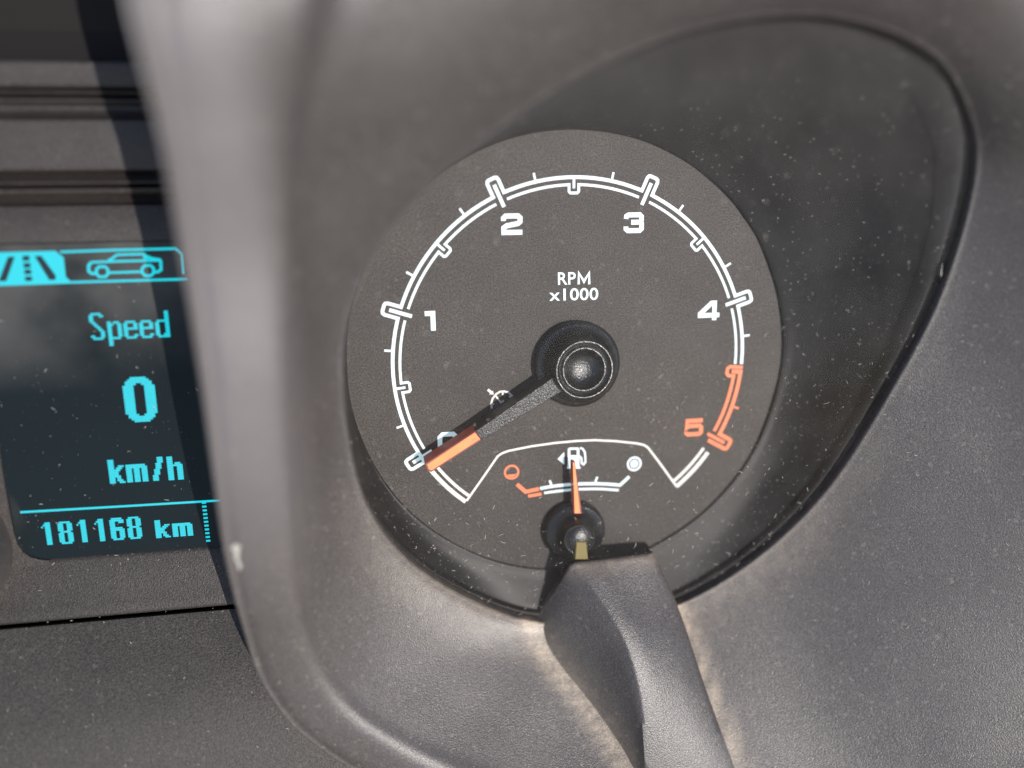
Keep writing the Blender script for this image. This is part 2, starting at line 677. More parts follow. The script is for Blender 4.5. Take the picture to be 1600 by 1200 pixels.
# glare on the broad left rim, painted in as a paler tone
dust_glare_attr(cowl_shell, cowl_V, lambda p: 0.30 * max(0.0, min(1.0, (-1.36 - p[0]) / .14)) * max(0.0, min(1.0, (p[1] + 1.1) / .8)), 'rim_glare')
# a spot on the rim worn down to bare pale plastic, with a scuff below it
wV, wF = [], []
for cx, cy, rx, ry in ((366, 856, 8, 7), (367, 868, 5, 9), (371, 884, 3, 8), (368, 878, 2.5, 4)):
    b_ = len(wV)
    for q in range(10):
        a_ = 2 * math.pi * q / 10
        k_ = random.uniform(.75, 1.15)
        h_ = cowl_hit(cx + 3 + rx * k_ * math.cos(a_), cy + ry * k_ * math.sin(a_))
        wV.append(h_ + (CAM - h_) / np.linalg.norm(CAM - h_) * .006)
    wF.append(tuple(range(b_ + 9, b_ - 1, -1)))
M_bare = new_mat('bare_plastic')[0]
M_bare.node_tree.nodes['Principled BSDF'].inputs['Base Color'].default_value = (0.55, 0.52, 0.47, 1)
mesh_obj('worn_spot', wV, wF, M_bare, cowl)
vis_seam = A[:]


def visor_dust(p):
    d = np.min(np.linalg.norm(vis_seam - np.asarray(p), axis=1))
    q = np.asarray(p)
    ab = D[0] - B[0]
    k = min(1.0, max(0.0, float((q - B[0]) @ ab / (ab @ ab))))
    e = np.linalg.norm(q - B[0] - ab * k)
    return 0.40 * math.exp(-(d / .10) ** 2) + 0.40 * math.exp(-(e / .07) ** 2)


dust_glare_attr(visor, vis_V, visor_dust)

# ------------------------------------------------------------------ tachometer
tach = thing('tachometer', 'round rev counter numbered 0 to 5 with its needle resting at zero', 'gauge', (0, 0, 0))
# bezel between the clear lens and the dial
ang = np.arctan2(E_[:, 1], E_[:, 0])
Rd = 1.243
Dg = np.stack([Rd * np.cos(ang), Rd * np.sin(ang), np.full(len(ang), .012)], 1)
# how deep the joint round the bezel is: a real gap on the right and below, flush at the top
st_y = np.clip((E_[:, 1] - 0.5) / 0.9, 0, 1) * np.clip((1.9 - E_[:, 0]) / 0.5, 0, 1)
gap = 1.0 - 0.85 * st_y


def bez(f, dz, conc=0.0):
    r = E_ + (Dg - E_) * f
    r[:, 2] += dz * gap - conc * np.clip(E_[:, 2] - .08, 0, .28)
    return r


bz_levels = [bez(-.02, -.14), bez(-.005, -.07), bez(.05, -.035), bez(.10, -.030), bez(.135, -.045), bez(.17, -.050, .05),
             bez(.5, -.02, .28), bez(.82, -.0, .16), bez(.96, 0, .02), Dg, Dg + np.array([0, 0, -.03])]
bz_V, bz_F = loft(bz_levels, NV, 4)
# keep the dial edge a true circle
mesh_obj('bezel', bz_V, bz_F, M_bezel, tach, smooth=60)
# dial face
dV, dF = lathe((0, 0), [(1.33, -.03), (1.33, 0.0), (0.9, 0.0), (0.4, 0.0)], 96)
dial = mesh_obj('dial_face', dV, dF, M_dial, tach)
Z = 0.003
SP = math.radians(48.0)


def ta(k):
    return math.pi / 2 - (k - 2.5) * SP


def pol(r, a):
    return (r * math.cos(a), r * math.sin(a))


def loc(k, r, s):
    """Point at radius r and sideways offset s (clockwise) from the ray of scale value k."""
    a = ta(k)
    return (r * math.cos(a) + s * math.sin(a), r * math.sin(a) - s * math.cos(a))


def arc(r, k0, k1, n=None):
    n = n or max(2, int(abs(k1 - k0) * 22))
    return [pol(r, ta(k0 + (k1 - k0) * i / n)) for i in range(n + 1)]


HB = 0.0315
dkb = HB / SP             # half a bump, in scale values
HM = 0.0265
dkm = HM / SP / 0.96
RI = 0.9615


def bump(k):
    r1, r2 = 1.088, 1.072
    return [loc(k, 1.0, -HB), loc(k, r2, -HB), loc(k, r1 - .004, -HB + .005), loc(k, r1, -HB + .015), loc(k, r1, HB - .015), loc(k, r1 - .004, HB - .005), loc(k, r2, HB), loc(k, 1.0, HB)]


def dip(k):
    r1 = .918
    return [loc(k, RI, -HM), loc(k, r1 + .008, -HM), loc(k, r1, -HM + .008), loc(k, r1, HM - .008), loc(k, r1 + .008, HM), loc(k, RI, HM)]


# the thick outer line, one piece from 0 to 4.42
path = [loc(0, 1.0, -HB)] + bump(0)[1:-1] + [loc(0, 1.0, HB)]
path.reverse()
for k in (1, 2, 3, 4):
    path += arc(1.0, k - 1 + dkb, k - dkb)[1:-1] + bump(k)
path += arc(1.0, 4 + dkb, 4.445)[1:]
mesh_obj('scale_line', *ribbon([(path, False)], .0195, Z), M_lit, dial)
for k in range(5):
    e = k + 1 - dkb * 1.05 if k < 4 else 4.445
    p = arc(RI, k + dkb * 1.05, min(k + .5 - dkm, 9))
    if k < 4:
        p = p[:-1] + dip(k + .5) + arc(RI, k + .5 + dkm, e)[1:]
    else:
        p = arc(RI, k + dkb * 1.05, 4.445)
    mesh_obj('scale_line', *ribbon([(p, False)], .0148, Z), M_lit, dial)
for k in range(6):
    mesh_obj('major_tick', *ribbon([([loc(k, .931, 0), loc(k, 1.0, 0), loc(k, 1.056, 0)], False)], .0205, Z * 1.3), M_orange if k == 5 else M_lit, dial)
for k in (.5, 1.5, 2.5, 3.5):
    mesh_obj('half_tick', *ribbon([([loc(k, .942, 0), loc(k, .992, 0)], False)], .014, Z * 1.3), M_lit, dial)
for k in (.25, .75, 1.25, 1.75, 2.25, 2.75, 3.25, 3.75, 4.25, 4.75):
    mesh_obj('minor_tick', *ribbon([([loc(k, 1.0, 0), loc(k, 1.046, 0)], False)], .0125, Z * 1.3), M_orange if k > 4.5 else M_lit, dial)
# red zone
p = [loc(4.5, 1.01, -HM), loc(4.5, .932, -HM), loc(4.5, .918, -HM + .013), loc(4.5, .918, HM - .013), loc(4.5, .93, HM), loc(4.5, RI, HM)]
p += arc(RI, 4.5 + dkm, 5 - dkb * 1.05)[1:]
mesh_obj('red_zone_line', *ribbon([(p, False)], .021, Z), M_orange, dial)
p = [loc(4.5, .945, 0), loc(4.5, 1.0, 0)] + arc(1.0, 4.5, 5 - dkb)[1:-1] + bump(5)[:-1] + [loc(5, .955, HB)]
mesh_obj('red_zone_line', *ribbon([(p, False)], .024, Z * 1.2), M_orange, dial)
# cream outline from the end of the scale round the fuel window
aL, aR = un(729, 782)[:2], un(1057, 760)[:2]
kl = -0.12
kR = 5.13
kend_l = 2.5 - (math.atan2(aL[1], aL[0]) % (2 * math.pi) - math.pi / 2) / SP
kend_r = 2.5 + (math.pi / 2 - math.atan2(aR[1], aR[0])) / SP
mesh_obj('scale_end_line', *ribbon([(arc(1.0, -0.09, kend_l + .0), False)], .024, Z), M_cream, dial)
mesh_obj('scale_end_line', *ribbon([(arc(RI, -0.06, kend_l + .01), False)], .0175, Z), M_cream, dial)
mesh_obj('scale_end_line', *ribbon([(arc(1.0, 5.115, kend_r), False)], .024, Z), M_cream, dial)
mesh_obj('scale_end_line', *ribbon([(arc(RI, 5.105, kend_r - .01), False)], .0185, Z), M_cream, dial)
arch = [(729, 782), (753, 748), (777.5, 712.5), (784, 708), (795, 704), (830, 697), (865, 692), (900, 688.7), (930, 687.4), (962.5, 689), (995, 692.5), (1006, 695), (1012, 699), (1030, 722.5), (1057, 760)]
mesh_obj('fuel_window_outline', *ribbon([(px_path(arch), False)], .0125, Z * 1.4), M_cream, dial)

GL = {
    '0': [([(.12, .25), (.25, .11), (.75, .11), (.88, .25), (.88, .75), (.75, .89), (.25, .89), (.12, .75)], True)],
    '1': [([(.0, .89), (.72, .89), (.72, 0)], False)],
    '2': [([(.1, .66), (.1, .79), (.2, .89), (.8, .89), (.9, .8), (.9, .62), (.8, .53), (.25, .43), (.11, .33), (.11, .11), (1.0, .11)], False)],
    '3': [([(.1, .70), (.12, .83), (.22, .89), (.8, .89), (.89, .8), (.89, .62), (.8, .525), (.36, .525)], False), ([(.8, .525), (.9, .44), (.9, .2), (.8, .11), (.2, .11), (.1, .2), (.1, .32)], False)],
    '4': [([(1.0, .27), (.1, .27), (.1, .36), (.62, .92), (.76, .92), (.76, 0)], False)],
    '5': [([(.96, .89), (.15, .89), (.12, .5), (.22, .59), (.8, .59), (.89, .49), (.89, .21), (.8, .11), (.2, .11), (.1, .2), (.1, .27)], False)],
    'R': [([(.14, 0), (.14, .9), (.68, .9), (.84, .8), (.84, .58), (.68, .47), (.14, .47)], False), ([(.5, .47), (.88, 0)], False)],
    'P': [([(.14, 0), (.14, .9), (.70, .9), (.86, .8), (.86, .52), (.70, .42), (.14, .42)], False)],
    'M': [([(.1, 0), (.1, .94), (.5, .22), (.9, .94), (.9, 0)], False)],
    'x': [([(.05, 0), (.95, 1)], False), ([(.05, 1), (.95, 0)], False)],
    'o': [([(.14, .3), (.3, .1), (.7, .1), (.86, .3), (.86, .7), (.7, .9), (.3, .9), (.14, .7)], True)],
    'i': [([(.0, .68), (.5, .9), (.7, .93), (.7, 0)], False)],
}


def glyph(ch, x0, y0, x1, y1, w):
    """Strokes of one character fitted to a pixel box of the photo, on the dial plane."""
    a, b = un(x0, y1)[:2], un(x1, y0)[:2]
    s = [([(a[0] + p[0] * (b[0] - a[0]), a[1] + p[1] * (b[1] - a[1])) for p in path], c) for path, c in GL[ch]]
    return ribbon(s, w, Z)


def part_text(name, V, F, mat, parent, label=None):
    o = mesh_obj(name, V, F, mat, parent)
    if label:
        o['label'] = label
    return o


for ch, box, mt, w in [('0', (684, 674, 716, 706), M_lit, .026), ('1', (664.5, 486, 681, 517), M_lit, .0265), ('2', (783.6, 333.6, 815.6, 367), M_lit, .0265), ('3', (974.6, 332, 1005.6, 364), M_lit, .0265),
                       ('4', (1090, 470.5, 1124.5, 501), M_lit, .0265), ('5', (1068.8, 653.3, 1099, 682), M_orange, .025)]:
    part_text('numeral', *glyph(ch, *box, w), mt, dial)


def font_text(body, corners, fat=0.0):
    """Built-in sans lettering as flat mesh, fitted to four photo corners: lower left, lower right, upper left."""
    cu = bpy.data.curves.new('lettering', 'FONT')
    cu.body = body
    cu.offset = fat
    cu.space_character = 1.04
    ob = bpy.data.objects.new('lettering', cu)
    COL.objects.link(ob)
    dg = bpy.context.evaluated_depsgraph_get()
    me = bpy.data.meshes.new_from_object(ob.evaluated_get(dg))
    V = np.array([v.co[:] for v in me.vertices])
    F = [tuple(p.vertices) for p in me.polygons]
    bpy.data.objects.remove(ob)
    bpy.data.curves.remove(cu)
    bpy.data.meshes.remove(me)
    lo, hi = V.min(0), V.max(0)
    T = (V - lo) / np.maximum(hi - lo, 1e-9)
    a, b, c = (un(*p)[:2] for p in corners)
    P = a + T[:, :1] * (b - a) + T[:, 1:2] * (c - a)
    return [(p[0], p[1], Z) for p in P], F


part_text('lettering', *join(font_text('RP', [(871.8, 445), (899.5, 444.4), (871.5, 425.6)], .014), ribbon([([tuple(un(902 + 20.5 * a_, 444.2 - 18.9 * b_)[:2]) for a_, b_ in ((.1, 0), (.1, .96), (.5, .22), (.9, .96), (.9, 0))], False)], .0135, Z)), M_lit, dial)
part_text('lettering', *font_text('x1000', [(858.3, 470.2), (934.6, 468.4), (858, 451)], .014), M_lit, dial)
# cruise symbol
cr = join(ribbon([(px_path([(768.4, 638), (767.3, 630.6), (769.4, 623), (775, 615.6), (781, 611.9), (787.5, 611.2), (794.4, 613), (799.5, 617.8), (795.3, 620.3)]), False)], .0115, Z),
          ribbon([(px_path([(773.7, 617.5), (782.5, 628.7)]), False), (px_path([(781, 629.5), (787.3, 625.8)]), False), (px_path([(785.4, 612), (785.3, 617)]), False), (px_path([(767.5, 631), (772, 631)]), False)], .010, Z * 1.1),
          ribbon([(px_path([(762, 608.5), (768.5, 613.7)]), False)], .015, Z), poly(px_path([(771.4, 616.2), (764, 616), (770.2, 610)]), Z * 1.1))
part_text('cruise_symbol', *cr, M_cream, dial)

# needle and its hub
hub_prof = [(.242, .01), (.242, .042), (.236, .052), (.222, .058), (.200, .066), (.184, .088), (.172, .13), (.166, .172), (.162, .19), (.156, .198), (.150, .198), (.144, .190), (.137, .181), (.129, .178), (.122, .183), (.118, .190),
            (.113, .190), (.106, .180), (.09, .165), (.07, .152), (.045, .144), (.02, .140), (.005, .1395)]
hV, hF = lathe((.014, -.008), hub_prof, 96)
ZN = .15
nd_top = px_path([(664, 724), (700, 700.5), (853, 596), (878, 610), (868, 618), (752.5, 687.5), (674, 738), (667, 735)], ZN)
body = px_path([(742.5, 673.5), (872, 584), (887, 606), (752.5, 687.8)], ZN)
tip = px_path([(663.5, 724.5), (742.5, 673.5), (752.5, 687.8), (674, 738), (667.5, 735.8)], ZN)
strip = px_path([(667.8, 725.8), (741.9, 676.2), (750.2, 686.0), (674.6, 734.8), (670.2, 733.2)], ZN + .004)


def ccw(p):
    a = sum(p[i - 1][0] * p[i][1] - p[i][0] * p[i - 1][1] for i in range(len(p)))
    return p if a > 0 else p[::-1]


needle = mesh_obj('needle', *prism(ccw(body), ZN, .02, .005), M_needle, tach)
mesh_obj('needle_tip', *prism(ccw(tip), ZN, .02, .005), M_ntip, needle)
mesh_obj('light_strip', *prism(ccw(strip), ZN + .003, ZN - .01), M_nlit, needle)
mesh_obj('needle_hub', hV, hF, M_hub, tach, smooth=40)

# small clip of the lens in the joint on the right
mesh_obj('lens_clip', *prism(ccw([tuple(un_plane(x, y, PA, PB)[:2]) for x, y in ((1480, 412), (1492, 410), (1488, 430), (1474, 444), (1473, 428))]), .60, .48, .006), M_hub, tach)

# clear lens over the dial
lr = [lerp(E_, np.tile(cen, (len(E_), 1)), f, -.045) for f in (.0, .03, .12, .3, .55, .8, .97)]
for k, L in enumerate(lr):
    f = (.0, .03, .12, .3, .55, .8, .97)[k]
    L[:, 2] = PA + PB * L[:, 1] - .03
lens_V, lens_F = loft(lr, 132, 2)
lens_F = list(lens_F) + [tuple(range(len(lens_V) - 132, len(lens_V)))]
lens = mesh_obj('clear_lens', lens_V, lens_F, M_lens, tach, smooth=60)

# ------------------------------------------------------------------ fuel gauge
FC = (0.0, -0.995)
fuel = thing('fuel_gauge', 'small fuel gauge with orange needle pointing up at a pump symbol', 'gauge', (FC[0], FC[1], 0))
fp = [(.180, .01), (.180, .045), (.174, .058), (.160, .066), (.128, .078), (.108, .105), (.098, .135), (.094, .150), (.089, .156), (.082, .153), (.074, .146), (.067, .150), (.055, .158), (.03, .166), (.006, .168)]
fV, fF = lathe(FC, fp, 72)
fhub = mesh_obj('needle_hub', fV, fF, M_hub, fuel, smooth=40)
st = px_path([(900, 846), (916, 846), (919, 874), (898, 874)], .17)
mesh_obj('needle_stub', *prism(ccw(st), .175, .12, .006), M_yellow, fhub)
fn = px_path([(894.2, 722), (898.8, 722), (909.5, 803), (896.5, 803)], .10)
fnd = mesh_obj('needle', *prism(ccw(fn), .10, .05, .004), M_ntip, fuel)
fn2 = px_path([(895.2, 723), (898, 723), (906.5, 802), (898.5, 802)], .105)
mesh_obj('light_strip', *prism(ccw(fn2), .103, .09), M_nlit, fnd)
mesh_obj('scale_line', *ribbon([(px_path([(843.8, 763), (857, 760.6), (870, 758.7), (885, 757.2), (900, 756.2), (913, 755.6), (927.5, 755.5), (948, 756), (968.5, 757.8), (983, 744.5)]), False)], .0185, Z), M_lit, fuel)
mesh_obj('scale_line', *ribbon([(px_path([(850, 770), (865, 767.9), (880, 766.2), (895, 764.6), (910, 763.9), (925, 763.6), (940, 763.7), (966.5, 765.6)]), False)], .0145, Z), M_lit, fuel)
for a, b in (((861.2, 757), (858.6, 750.3)), ((930, 752.8), (933, 744.8))):
    mesh_obj('scale_tick', *ribbon([(px_path([a, b]), False)], .0135, Z * 1.2), M_lit, fuel)
mesh_obj('reserve_mark', *join(ribbon([(px_path([(807.5, 756.2), (821.2, 768.2), (842, 763.6)]), False)], .023, Z), ribbon([(px_path([(825, 775), (846, 771.5)]), False)], .019, Z)), M_orange, fuel)
c = un(799.3, 737.5)[:2]
mesh_obj('empty_symbol', *join(ribbon([(circle(c, .0385), True)], .0125, Z), poly([(c[0] + .028 * math.cos(a), c[1] + .031 * math.sin(a)) for a in np.linspace(math.radians(205), math.radians(335), 12)], Z)), M_orange, fuel)
c = un(990.8, 724.5)[:2]
mesh_obj('full_symbol', *join(ribbon([(circle(c, .0385), True)], .0125, Z), disc(c, .0245, Z)), M_lit, fuel)
pb = lambda x0, y0, x1, y1: poly(px_path([(x0, y1), (x1, y1), (x1, y0), (x0, y0)]), Z)
pump = join(pb(887, 701, 891, 729), pb(901, 701, 905.2, 711), pb(888.5, 699, 904, 702.5), pb(891, 711, 905.2, 729), pb(886, 729, 906.8, 732),
            ribbon([(px_path([(906, 699.6), (910, 700.8), (913.6, 706.2), (914.4, 715), (914.4, 722), (911.6, 725.4), (908.6, 723.6), (908.2, 715.5), (905, 712.5)]), False)], .0115, Z * 1.2))
mesh_obj('pump_symbol', *pump, M_lit, fuel)
mesh_obj('filler_arrow', *poly(px_path([(871, 716.9), (881.4, 725.6), (881.4, 706)]), Z), M_lit, fuel)

# ------------------------------------------------------------------ information display
disp = thing('information_display', 'blue lit trip display showing Speed 0 km/h beside the gauge hood', 'screen', (-2.4, -.1, 0))


def rrect(x0, y0, x1, y1, r, n=8):
    P = []
    for cx, cy, a0 in ((x1 - r, y1 - r, 0), (x0 + r, y1 - r, 90), (x0 + r, y0 + r, 180), (x1 - r, y0 + r, 270)):
        for i in range(n + 1):
            a = math.radians(a0 + 90 * i / n)
            P.append((cx + r * math.cos(a), cy + r * math.sin(a)))
    return P


yt = un(120, 380)[1]
yb = un(200, 867)[1]
xl = un(32, 850)[0]
xr = -1.72
xL = -3.35
# screen with a rounded lower corner, running on past the left of the picture at the top
corner = px_path([(-60, 500), (-14, 620), (0, 715), (12, 785), (21, 832), (27, 850), (35, 862), (46, 870), (62, 874.5)])
yb = corner[-1][1]
scr = [(xr, yb), (xr, yt), (xL, yt), (xL, -.1)] + corner + [(corner[-1][0] + .3, yb)]
screen = mesh_obj('screen', *poly(scr, 0.0), M_screen, disp)
PXW, PYH = .0100, .0113
FONT = {
    'S': ".#####. ##...## ##..... ##..... .##.... ..##... ...##.. ....##. .....## .....## ##...## .#####.",
    'p': "##.###. ###..## ##...## ##...## ##...## ##...## ##...## ######. ##..... ##..... ##.....",
    'e': ".#####. ##...## ##...## ####### ##..... ##..... ##...## .#####.",
    'd': ".....## .....## .....## .....## .###### ##...## ##...## ##...## ##...## ##...## ##..### .######",
    'k': "###..... ###..... ###..... ###..### ###.###. ######.. #####... #####... ######.. ###.##.. ###.###. ###..###",
    'm': "##########.. ###########. ###.###.###. ###.###.###. ###.###.###. ###.###.###. ###.###.###. ###.###.###. ###.###.###.",
    '/': "...### ...### ...### ..###. ..###. ..###. .###.. .###.. .###.. ###... ###... ###...",
    'h': "###..... ###..... ###..... ###.###. ######## ###..### ###..### ###..### ###..### ###..### ###..### ###..###",
    '1': "..### .#### #.### ..### ..### ..### ..### ..### ..### ..### ..### ..###",
    '8': ".######. ###..### ###..### ###..### ###..### .######. ###..### ###..### ###..### ###..### ###..### .######.",
    '6': ".######. ######## ###..### ###..... ###..... #######. ######## ###..### ###..### ###..### ###..### .######.",
    'O': "...######... ..########.. .##########. .####..####. ####....#### ####....#### ####....#### ####....#### ####....#### ####....#### ####....#### ####....#### ####....#### ####....#### ####....#### ####....#### ####....#### ####....#### .####..####. .##########. ..########.. ...######...",
}


def bits(ch, x, y, pw=PXW, ph=PYH, drop=0, z=.004):
    rows = FONT[ch].split()
    V, F = [], []
    for r, row in enumerate(rows):
        yb_ = y + (len(rows) - 1 - r - drop) * ph
        i = 0
        while i < len(row):
            if row[i] == '#':
                j = i
                while j < len(row) and row[j] == '#':
                    j += 1
                b = len(V)
                V += [(x + i * pw, yb_, z), (x + j * pw, yb_, z), (x + j * pw, yb_ + ph * .9, z), (x + i * pw, yb_ + ph * .9, z)]
                F.append((b, b + 1, b + 2, b + 3))
                i = j
            else:
                i += 1
    return V, F


def line(chars, x0, yb_, pw, ph):
    """chars: (character, left edge in photo pixels on the baseline, rows of descender)."""
    return join(*[bits(c, un(px, py)[0], un(px, py)[1], pw, ph, dr) for c, px, py, dr in chars])


mesh_obj('screen_text', *line([('S', 143.5, 531, 0), ('p', 170.5, 530, 3), ('e', 195.5, 529, 0), ('e', 220, 528, 0), ('d', 245, 527, 0)], 0, 0, .0096, .0113), M_cyan, screen)
mesh_obj('screen_text', *line([('O', 198.5, 660, 0)], 0, 0, .0130, .01085), M_cyan, screen)
mesh_obj('screen_text', *line([('k', 172.5, 755.5, 0), ('m', 199.5, 753.5, 0), ('/', 240, 751, 0), ('h', 264, 750, 0)], 0, 0, .0096, .0109), M_cyan, screen)
mesh_obj('screen_text', *line([('1', 69.0, 851.5, 0), ('8', 94.5, 850, 0), ('1', 124.0, 847.3, 0), ('1', 151.5, 845.7, 0), ('6', 175, 844, 0), ('8', 201.5, 842.2, 0)], 0, 0, .0088, .0105), M_cyan, screen)
mesh_obj('screen_text', *line([('k', 244.5, 840.5, 0), ('m', 271, 838.5, 0)], 0, 0, .0094, .0085), M_cyan, screen)
ZL = .004
mesh_obj('divider_line', *ribbon([(px_path([(32, 800), (187, 791), (348, 781.3)]), False)], .0118, ZL), M_cyan, screen)
dots = []
for i in range(11):
    x, y = 318.8 + (325.6 - 318.8) * i / 10, 785.2 + (844.5 - 785.2) * i / 10
    q = un(x, y)[:2]
    dots.append(poly([(q[0] - .011, q[1] - .0055), (q[0] + .011, q[1] - .0055), (q[0] + .011, q[1] + .0055), (q[0] - .011, q[1] + .0055)], ZL))
mesh_obj('dotted_line', *join(*dots), M_cyan, screen)
# tabs
tab = mesh_obj('active_tab', *poly(px_path([(111.3, 439.7), (111.3, 442.8), (-40, 448), (-40, 395.5), (87, 391.8), (91.5, 396), (99.8, 402), (103.3, 433), (107, 436)]), ZL), M_cyan, screen)
lane = [[(13.5, 401.2), (24.2, 400.8), (10.8, 439), (-1, 439.4)], [(36, 399.8), (46.8, 399.2), (47.2, 407), (36.5, 407.6)], [(37.5, 411.2), (48.5, 410.8), (49, 418), (38.1, 418.4)], [(39, 421.3), (49.6, 421), (50.2, 428), (39.5, 428.4)],
        [(40, 432), (50.8, 431.6), (51.4, 438.5), (40.5, 438.9)], [(55, 400), (65.5, 399.6), (88, 430.5), (88, 436.8), (78, 437.4)]]
mesh_obj('lane_symbol', *join(*[poly(px_path(q[::-1]), ZL * 2) for q in lane]), M_ink, tab)
cp = lambda pts: px_path([(130 + x / 10, 370 + y / 10) for x, y in pts])
car = join(ribbon([(cp([(130, 397), (600, 380), (1225, 366)]), False)], .0118, ZL),
           ribbon([(cp([(130, 397), (88, 455), (92, 540), (140, 573), (195, 570)]), False)], .0145, ZL * 1.1),
           ribbon([(cp([(395, 365), (460, 340), (480, 318), (535, 280), (950, 268), (990, 300), (1080, 335), (1215, 358)]), False)], .0118, ZL * 1.2),
           ribbon([(cp([(1212, 360), (1222, 512), (1175, 545), (1120, 552)]), False)], .0135, ZL * 1.3),
           ribbon([(cp([(410, 560), (905, 545)]), False)], .0118, ZL),
           poly(cp([(955, 345), (1110, 350), (1030, 305), (930, 300)]), ZL * 1.35))
for cx, cy in ((302, 545), (1015, 527)):
    car = join(car, ribbon([(cp([(cx + a, cy + b) for a, b in ((-90, -35), (-45, -80), (45, -80), (90, -35), (92, 30), (50, 78), (-45, 80), (-88, 32))]), True)], .0135, ZL * 1.4))
mesh_obj('car_symbol', *car, M_cyan, screen)
mesh_obj('tab_line', *ribbon([(px_path([(94.5, 393.6), (180, 390.6), (274, 388.4), (283, 397), (286, 428)]), False)], .0115, ZL), M_cyan, screen)
mesh_obj('tab_line', *ribbon([(px_path([(110, 441), (200, 438.5), (292, 436)]), False)], .0118, ZL), M_cyan, screen)


# ------------------------------------------------------------------ trim round the display
def extrude_x(prof, x0, x1, nx=24, rnd=0):
    """Surface from a (y, z) profile, swept along x."""
    V, F = [], []
    xs = np.linspace(x0, x1, nx)
    for y, z in prof:
        for x in xs:
            V.append((x, y, z))
    for k in range(len(prof) - 1):
        for i in range(nx - 1):
            F.append((k * nx + i, k * nx + i + 1, (k + 1) * nx + i + 1, (k + 1) * nx + i))
    return V, F


def soft(pts, r=.012):
    """Rounds the corners of a (y, z) profile."""
    P = [np.array(p, float) for p in pts]
    o = [P[0]]
    for a, b, c in zip(P, P[1:], P[2:]):
        la, lc = np.linalg.norm(a - b), np.linalg.norm(c - b)
        ra, rc = min(r, la * .45), min(r, lc * .45)
        p0, p1 = b + (a - b) / la * ra, b + (c - b) / lc * rc
        for t_ in (0, .5, 1):
            o.append((1 - t_) ** 2 * p0 + 2 * t_ * (1 - t_) * b + t_ ** 2 * p1)
    o.append(P[-1])
    return [tuple(p) for p in o]


Y = lambda py, z=0.0: un(110, py, z)[1]
XR = -1.66
upper = thing('upper_trim', 'stepped dark plastic trim with ridges above the blue display', 'trim panel', (-2.6, 1.2, 0))
# from the screen upwards: faces, sloping coves that turn from the sun, and thin ridges that catch it
mesh_obj('trim_face', *extrude_x(soft([(yt + .004, -.03), (yt + .004, .035), (Y(320), .0), (Y(318.5), -.05)]), -3.9, XR), M_trim, upper, smooth=50)
mesh_obj('trim_ridge', *extrude_x(soft([(Y(318), .01), (Y(305.5), -.045), (Y(304), .022), (Y(296), .04), (Y(294), .02), (Y(293.5), -.06)], .006), -3.9, XR), M_trim, upper, smooth=50)
mesh_obj('trim_ridge', *extrude_x(soft([(Y(293), -.06), (Y(288), .03), (Y(285), .036), (Y(284), .02), (Y(269), -.05)], .006), -3.9, XR), M_trim, upper, smooth=50)
mesh_obj('trim_face', *extrude_x(soft([(Y(269), -.06), (Y(267.5), .02), (Y(188), .04), (Y(185), .02)]), -3.9, XR), M_trim, upper, smooth=50)
mesh_obj('trim_cove', *extrude_x(soft([(Y(186), .045), (Y(176), -.01), (Y(166), -.02), (Y(160), .02), (Y(156), .026), (Y(155), -.05)], .010), -3.9, XR), M_trim, upper, smooth=50)
mesh_obj('trim_ridge', *extrude_x(soft([(Y(154), -.06), (Y(148), -.02), (Y(146.5), .02), (Y(143.5), .024), (Y(142), -.05)], .005), -3.9, XR), M_trim, upper, smooth=50)
mesh_obj('trim_face', *extrude_x(soft([(Y(139), -.06), (Y(137), .01), (Y(98), .03), (Y(95.5), .01), (Y(95), -.1)]), -3.9, XR), M_trim, upper, smooth=50)
marks = [[(112, 215), (130, 214.5)], [(113, 222), (128, 221.6)], [(112, 229), (130, 228.6)], [(116, 236), (131, 236)], [(136, 213), (149, 212.5), (151, 232)], [(138, 222), (147, 221.7)], [(140, 231), (160, 236), (166, 233)]]
mk = join(*[ribbon([(px_path(m_, .03), False)], .007, .0415) for m_ in marks])
mesh_obj('moulded_mark', *mk, M_trim, upper)
mesh_obj('trim_back', *extrude_x([(yt - .1, -.09), (Y(95), -.09)], -3.9, XR, 2), M_gloss, upper)
mesh_obj('trim_recess', *extrude_x([(Y(97), -.085), (Y(94), -.10), (Y(40), -.12), (Y(-300), .05)], -4.6, XR + .1, 2), M_gloss, upper)

# frame under the screen: slopes up towards the viewer, then a dark joint
frame = thing('screen_surround', 'dark sloping plastic surround along the foot of the blue display', 'trim panel', (-2.5, -1.0, 0))
yj = un(200, 966, .10)[1]
mesh_obj('surround_face', *extrude_x(soft([(yb + .0, -.02), (yb - .006, .0), (yb - .14, .035), (yj + .1, .06), (yj + .02, .09), (yj, .05), (yj - .01, -.1)], .02), -3.9, -1.55), M_sur, frame, smooth=50)
Lp = [(-3.9, corner[0][1] + .1), (corner[0][0] - .1, corner[0][1] + .1)] + [(x + .006, y + .004) for x, y in corner] + [(corner[-1][0] + .05, yb - .004), (corner[-1][0] + .05, yb - .03), (-3.9, yb - .03)]
mesh_obj('surround_side', *prism(ccw(Lp), .012, -.03), M_trim, frame)

